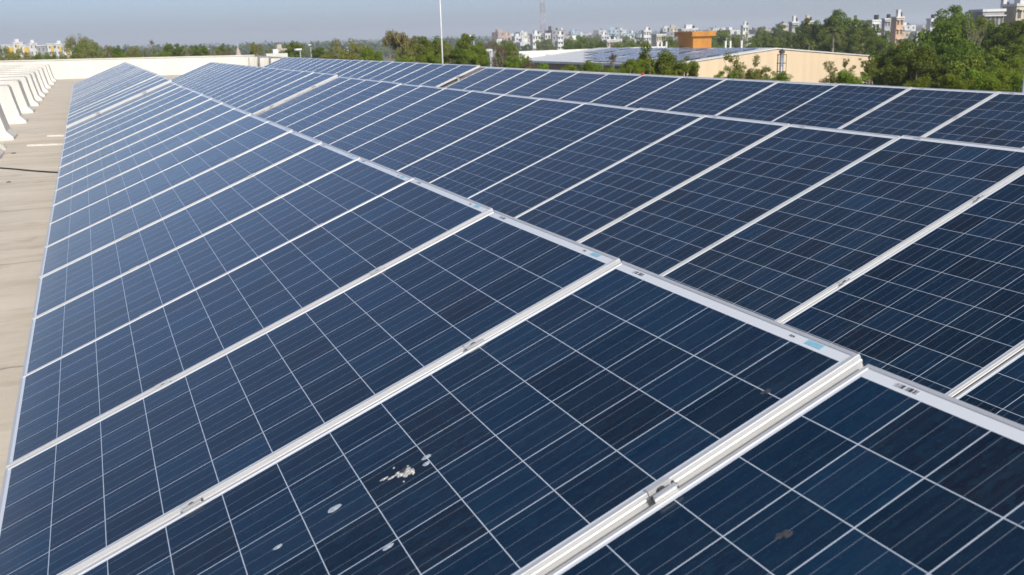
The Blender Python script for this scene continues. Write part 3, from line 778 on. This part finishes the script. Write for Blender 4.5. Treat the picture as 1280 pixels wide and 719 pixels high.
# ---------------------------------------------------------------- houses
def plaster(name, c): return paint(name, c, tuple(x*.68 for x in c), .45, .9, stretch=(1,1,.3))
HM = {'white': plaster('white_plaster',(.68,.68,.66)), 'cream': plaster('cream_plaster',(.56,.49,.36)), 'grey': plaster('grey_plaster',(.34,.34,.345)),
      'pink': plaster('pink_plaster',(.52,.40,.34)), 'blue': plaster('blue_plaster',(.46,.56,.62)), 'beige': plaster('beige_plaster',(.58,.50,.39)), 'orange': plaster('orange_plaster',(.56,.36,.22)), 'yellow': plaster('yellow_plaster',(.74,.50,.06))}
def winmat():
    k = N('dark_window_glass'); k.set(Base_Color=(.10,.10,.105,1), Roughness=.25); return k.m
M['win'] = winmat()
HOUSES = []
rh = random.Random(9)
def small_house(px, D, wpx, top, colr, storeys):
    """house too far off to show its parts: walls with recessed windows, parapet and stair head in one mesh"""
    p = at(px, top, D); wd = wpx/FPX*D; dp = wd*rh.uniform(.7,1.1); h = max(p.z - ZG, 3.2); sh_ = h/storeys
    b = MB(); b.box(-wd/2,wd/2,-dp/2,dp/2,0,h)
    b.box(-wd/2-.12,wd/2+.12,-dp/2-.12,dp/2+.12,h,h+.18)
    for s in range(storeys):
        z = s*sh_ + sh_*.32; nw = max(2, int(wd/2.6))
        for i in range(nw):
            if rh.random() < .34: continue
            x = -wd/2 + wd*(i+.5)/nw; ww = min(.55, wd/nw*.22)
            b.box(x-ww,x+ww,-dp/2-.03,-dp/2+.05,z,z+sh_*.36,1)
            if rh.random() < .5: b.box(x-ww-.15,x+ww+.15,-dp/2-.6,-dp/2-.031,z+sh_*.45,z+sh_*.5,0)
        nw = max(2, int(dp/3))
        for sgn in (-1,1):
            for i in range(nw):
                y = -dp/2 + dp*(i+.5)/nw; b.box(sgn*wd/2-.03,sgn*wd/2+.03,y-.5,y+.5,z,z+sh_*.42,1)
        if s and rh.random() < .5: b.box(-wd*.3,wd*.2,-dp/2-.9,-dp/2-.003,s*sh_-.1,s*sh_+.75,0)
    q = rh.random()
    if q < .6: b.box(-wd*.3,wd*.05,-dp*.1,dp*.3,h+.181,h+rh.uniform(1.6,2.6),0)
    if q > .3: b.tube([(wd*.25,dp*.1,h+.18),(wd*.25,dp*.1,h+1.5)], .6, 8, 2)
    o = b.build('town_house', [HM[colr], M['win'], M['black'] if rh.random() < .5 else M['white_paint']])
    o.location = (p.x,p.y,ZG); o.rotation_euler.z = rh.uniform(-.5,.25)
    o['category'] = 'house'
    HOUSES.append((colr, storeys, px, o))
    return o
def hor(px): return 61.9 - .0281*px
for i in range(140):
    u = rh.random()
    px = rh.uniform(618, 1000) if u < .80 else (rh.uniform(1085,1215) if u < .9 else rh.uniform(240, 430))
    D = 480*math.exp(rh.uniform(0,1.05)) if px > 600 else rh.uniform(420, 900)
    st = rh.choice([1,2,2,3,3,4] if D > 600 else [1,2,2]) if px > 600 else rh.choice([1,1,2])
    htop = ZG + st*3.1 + .4
    # pixel row for that height
    top = hor(px) + (CAM.z - htop)/D*FPX
    small_house(px, D, rh.uniform(6,11)/D*FPX, top, rh.choice(['white','white','white','cream','white','pink','grey','beige','white','cream','blue']), st)

def big_house(name, label, px, top, wpx, D, colr, storeys, nwin, trim='white', extra=None, rz=0.0, base=ZG, stripes=None, depth=None):
    if D > 250 and name != 'apartment_block': wpx *= .82; top += 2.8
    p = at(px, top, D); wd = wpx/FPX*D; dp = depth or wd*.8; h = p.z-base; sh_ = h/storeys
    t = thing(name, (p.x,p.y,base), rz); tag(t, label, 'building')
    MB().box(-wd/2,wd/2,-dp/2,dp/2,0,h).build('wall', HM[colr], t)
    MB().box(-wd/2-.2,wd/2+.2,-dp/2-.2,dp/2+.2,h+.002,h+.4).build('parapet', HM[trim], t)
    for s in range(storeys):
        z = s*sh_+sh_*.30
        if (s+1)*sh_ < h*.35: continue       # lowest floors are behind trees
        for i in range(nwin):
            x = -wd/2 + wd*(i+.5)/nwin; ww = wd/nwin*(.26 if name != 'apartment_block' else .15)
            b = MB(); b.box(x-ww,x+ww,-dp/2-.04,-dp/2+.1,z,z+sh_*.45); wn = b.build('window', M['win'], t)
            if name != 'apartment_block':
                b = MB(); b.box(x-ww-.2,x+ww+.2,-dp/2-.5,-dp/2-.043,z+sh_*.48,z+sh_*.53); b.build('sunshade', HM[trim], wn)
    return t, wd, dp, h
def add(t, name, mt, *bx): return MB().box(*bx).build(name, mt, t)

# left: white and yellow apartment blocks beyond the wood
for (px, top, wpx, st, nw, lab, yl) in [(14,57,20,4,3,'white apartment block with yellow panel at the far left edge',True),(23,54,11,5,2,'tallest white and yellow apartment block with raised stair tower',True),(33,57,16,5,3,'white apartment block with broad yellow and orange balcony column',True),
                     (42,55,9,5,2,'narrow plain white apartment block without yellow panels',False),(54,57.5,13,4,3,'greyish white apartment block set back in the middle of its group',False),(65,55.5,11,5,2,'white apartment block with orange yellow panel beside the set back block',True),(75,56,9,5,2,'white apartment block with diamond row of yellow panels',True),(85,59,13,4,3,'low white apartment block at the right end next to the tall tree',True)]:
    t, wd, dp, h = big_house('apartment_block', lab, px, top, wpx, 420, 'white' if px != 54 else 'grey', st, nw, depth=9)
    t['group'] = 'white and yellow apartment blocks'
    if yl:
        for k in range(2): add(t, 'balcony', HM['yellow'] if k else HM['orange' if px > 60 else 'yellow'], -wd*.16,wd*.16,-dp/2-1.1,-dp/2-.75,h*(.5+.25*k),h*(.5+.25*k)+h*.19)
    if px in (23,42,75): add(t, 'stair_tower', HM['white'], -wd*.35,wd*.1,-2,2,h+.403,h+1.7)
# notable town buildings
def tank(t, x, y, h): MB().tube([(x,y,h),(x,y,h+1.1)], .55, 10).build('water_tank', M['black'], t)
for (n, lab, px, top, wpx, D, c, st, nw, tw) in [
  ('white_building','white block with stepped roof left of the lattice mast',669,41,13,430,'white',4,3,True),
  ('white_building','white block with dark openings just right of the lattice mast',684,40,9,440,'white',4,2,False),
  ('white_building','slim white five storey tower near the lattice mast',700,42,9,400,'white',5,2,True),
  ('cream_building','pale cream low wide house with raised corner',716,47,18,380,'cream',3,4,True),
  ('pink_building','pink cream house in front of the grey town houses',762,48,14,330,'pink',3,3,False),
  ('white_building','white building with a bright white roof tank above the town',754,42,9,520,'white',4,2,True),
  ('white_building','ornate white building with pointed roof block left of the cream house',808,36,12,480,'white',4,3,True),
  ('cream_building','yellow cream flat building left of the orange roof house',823,41,17,400,'cream',3,4,False),
  ('white_building','large white building rising behind the orange roof house',860,34,26,420,'white',5,5,True),
  ('white_building','white townhouse just right of the orange roof house',894,46,12,260,'white',3,2,False),
  ('white_building','white pointed house above the trees right of the orange roof house',931,30,9,430,'white',4,2,True),
  ('beige_building','small peach house on the town skyline left of the grey twin blocks',976,28,12,500,'cream',4,3,False),
  ('grey_building','left grey unfinished block of the pair with dark openings',992,26,11,300,'grey',5,3,True),
  ('beige_building','right beige block of the grey pair with a raised tower',1009,25,13,300,'beige',5,3,True),
  ('white_building','plain white block between the trees behind the gable',1092,27,12,230,'white',4,2,False),
  ('orange_building','orange and white tall apartment house above the right trees',1122,20,14,260,'orange',5,2,True),
  ('grey_building','pale blue grey block left of the orange apartment house',1108,22,10,275,'grey',5,2,False),
  ('white_building','white low block with gabled end beyond the right trees',1164,22,10,290,'white',4,2,False),
  ('grey_building','long grey building with square windows among the right trees',1234,15,30,150,'grey',4,5,False),
  ('orange_building','orange cream house under the dark antenna pole',1253,14,14,170,'cream',5,2,True),
  ('cream_building','stepped cream building with long dark balconies at the right edge',1274,8,30,150,'cream',5,3,True)]:
    t, wd, dp, h = big_house(n, lab, px, top, wpx, D, c, st, nw, rz=rh.uniform(-.3,.1))
    if tw: add(t, 'stair_tower', HM['white' if c != 'beige' else 'beige'], -wd*.2,wd*.18,-dp*.3,dp*.1,h+.403,h+max(1.6,h*.18))
    if rh.random() < .7: tank(t, wd*.32, 0, h+.403)
t = [o for o in COL.objects if o.get('label','').startswith('orange cream')][0]
MB().tube([(0,0,16),(0,0,22)], [.16,.10], 6).build('antenna_pole', M['dark'], t)
# low building under the right trees
p = at(1246, 56, 84)
t = thing('shed', (p.x,p.y,ZG)); tag(t, 'small pale shed with rusty sloping roof glimpsed below the right trees', 'shed')
MB().box(-1.6,1.6,-1.2,1.2,0,p.z-ZG-.5).build('wall', HM['blue'], t)
MB().prism([(-1.8,p.z-ZG-.5),(1.8,p.z-ZG-.5),(1.8,p.z-ZG+.1),(-1.8,p.z-ZG-.3)],'y',-1.5,1.5).build('roof', HM['pink'], t)
# pink spire
p = at(297, 57.5, 170); h = p.z-ZG
t = thing('temple_spire', (p.x,p.y,ZG)); tag(t, 'pale pink pointed temple spire beyond the far parapet wall', 'spire')
hw = 4.2/FPX*170*1.05
MB().tube([(0,0,0),(0,0,h*.80),(0,0,h*.86),(0,0,h*.92),(0,0,h*.97),(0,0,h)], [hw*1.1,hw*1.0,hw*.74,hw*.45,hw*.18,.03], 8).build('spire', HM['pink'], t)
MB().tube([(0,0,h),(0,0,h+.5)], .04, 5).build('finial', M['white_paint'], t)
MB().box(-hw*1.3,hw*1.3,-hw*1.3,hw*1.3,0,h*.74).build('base', HM['pink'], t)

# lattice mast, lamp posts
p = at(679, 50, 460)
lm = thing('lattice_mast', (p.x,p.y,ZG)); tag(lm, 'tall thin red and white lattice radio mast over the town', 'radio mast')
M['mast_red'] = paint('mast_red', (.48,.30,.28), (.40,.26,.25), 1, .6); M['mast_white'] = paint('mast_white', (.66,.63,.62), (.55,.53,.52), 1, .6)
Hm = 40.0
for s in range(8):
    b = MB(); z0, z1 = Hm*s/8, Hm*(s+1)/8-.003
    def wdt(z): return 1.3 - .75*z/Hm
    for k in range(4):
        c = lambda z: Vector((wdt(z)*(1 if k in (0,1) else -1), wdt(z)*(1 if k in (1,2) else -1), z))
        k2 = (k+1) % 4
        c2 = lambda z: Vector((wdt(z)*(1 if k2 in (0,1) else -1), wdt(z)*(1 if k2 in (1,2) else -1), z))
        b.tube([c(z0),c(z1)], .07, 4)
        for q in range(2):
            za, zb = z0+(z1-z0)*q/2, z0+(z1-z0)*(q+1)/2
            b.tube([c(za),c2(zb)], .045, 3); b.tube([c2(za),c(zb)], .045, 3)
    b.build('mast_section', M['mast_white'] if s % 2 else M['mast_red'], lm)
for i,(z,dx) in enumerate(((34.5,1.0),(33,-1.0),(31,1.2),(28.5,.9))):
    b = MB(); b.tube([(dx,-.5,z),(dx,-1.0,z)], [.25,.75], 12); b.build('dish_antenna', M['mast_white'], lm)
for i,(px,py,D,lab) in enumerate([(613,64,60,'thin grey lamp post among the brown bare trees'),(592,46,80,'slim grey lamp post in front of the green trees near the white mast'),(375,63,70,'short lamp post beside the green tree near the white corner parapet'),(388,57,95,'tall dark lamp post left of the olive trees'),(660,70,62,'thin pale lamp post left of the white shed parapet')]):
    p = at(px,py,D); h = p.z-ZG
    t = thing('lamp_post', (p.x,p.y,ZG), rh.uniform(0,3)); tag(t, lab, 'lamp post', 'lamp posts among the trees')
    MB().tube([(0,0,0),(0,0,h)], [.07,.045], 8).build('post', M['grey_paint'], t, True)
    MB().box(-.45,.1,-.1,.1,h+.001,h+.13).build('lamp_head', M['white_paint'], t)
p = at(1281.5, 88, 24); t = thing('lamp_post', (p.x+.02,p.y,ZG)); tag(t, 'grey steel post at the right picture edge behind the back row', 'lamp post')
MB().tube([(0,0,0),(0,0,p.z-ZG)], .042, 10).build('post', M['grey_paint'], t, True)
MB().tube([(0,0,p.z-ZG),(0,0,p.z-ZG+.06)], .075, 10).build('cap', M['galv'], t)

# ---------------------------------------------------------------- ordinal labels for trees and houses
from collections import defaultdict
g = defaultdict(list)
for zone, kind, px, D, t, lab in TREES:
    if lab: t['label'] = lab
    else: g[(zone,kind)].append((px,t))
for (zone,kind), L in g.items():
    L.sort(key=lambda a: a[0])
    for i,(px,t) in enumerate(L):
        t['label'] = (kind + ' ' + zone) if len(L) == 1 else '%s %s from the left %s' % (ordn(i+1), kind, zone)
        t['group'] = kind.split(' ')[-1] + 's ' + zone
SW_ = {1:'one storey',2:'two storey',3:'three storey',4:'four storey'}
g = defaultdict(list)
for colr, st, px, o in HOUSES: g[(colr,st)].append((px,o))
for (colr,st), L in g.items():
    L.sort(key=lambda a: a[0])
    for i,(px,o) in enumerate(L):
        o['label'] = '%s %s %s house from the left in the hazy far town' % (ordn(i+1), colr, SW_[st])
        o['group'] = 'houses of the far town'

# ---------------------------------------------------------------- haze
hb = MB(); hb.box(-6500,6500,-6500,6500,ZG-1,46)
hm = bpy.data.materials.new('haze'); hm.use_nodes = True
hn = hm.node_tree; hn.nodes.remove(hn.nodes['Principled BSDF'])
pv = hn.nodes.new('ShaderNodeVolumePrincipled'); pv.inputs['Color'].default_value = (.86,.91,1.0,1); pv.inputs['Density'].default_value = .00042
pv.inputs['Anisotropy'].default_value = 0.1
hn.links.new(pv.outputs[0], hn.nodes['Material Output'].inputs['Volume'])
tag(hb.build('haze', hm), 'pale dusty haze over the plain', 'haze', kind='stuff')
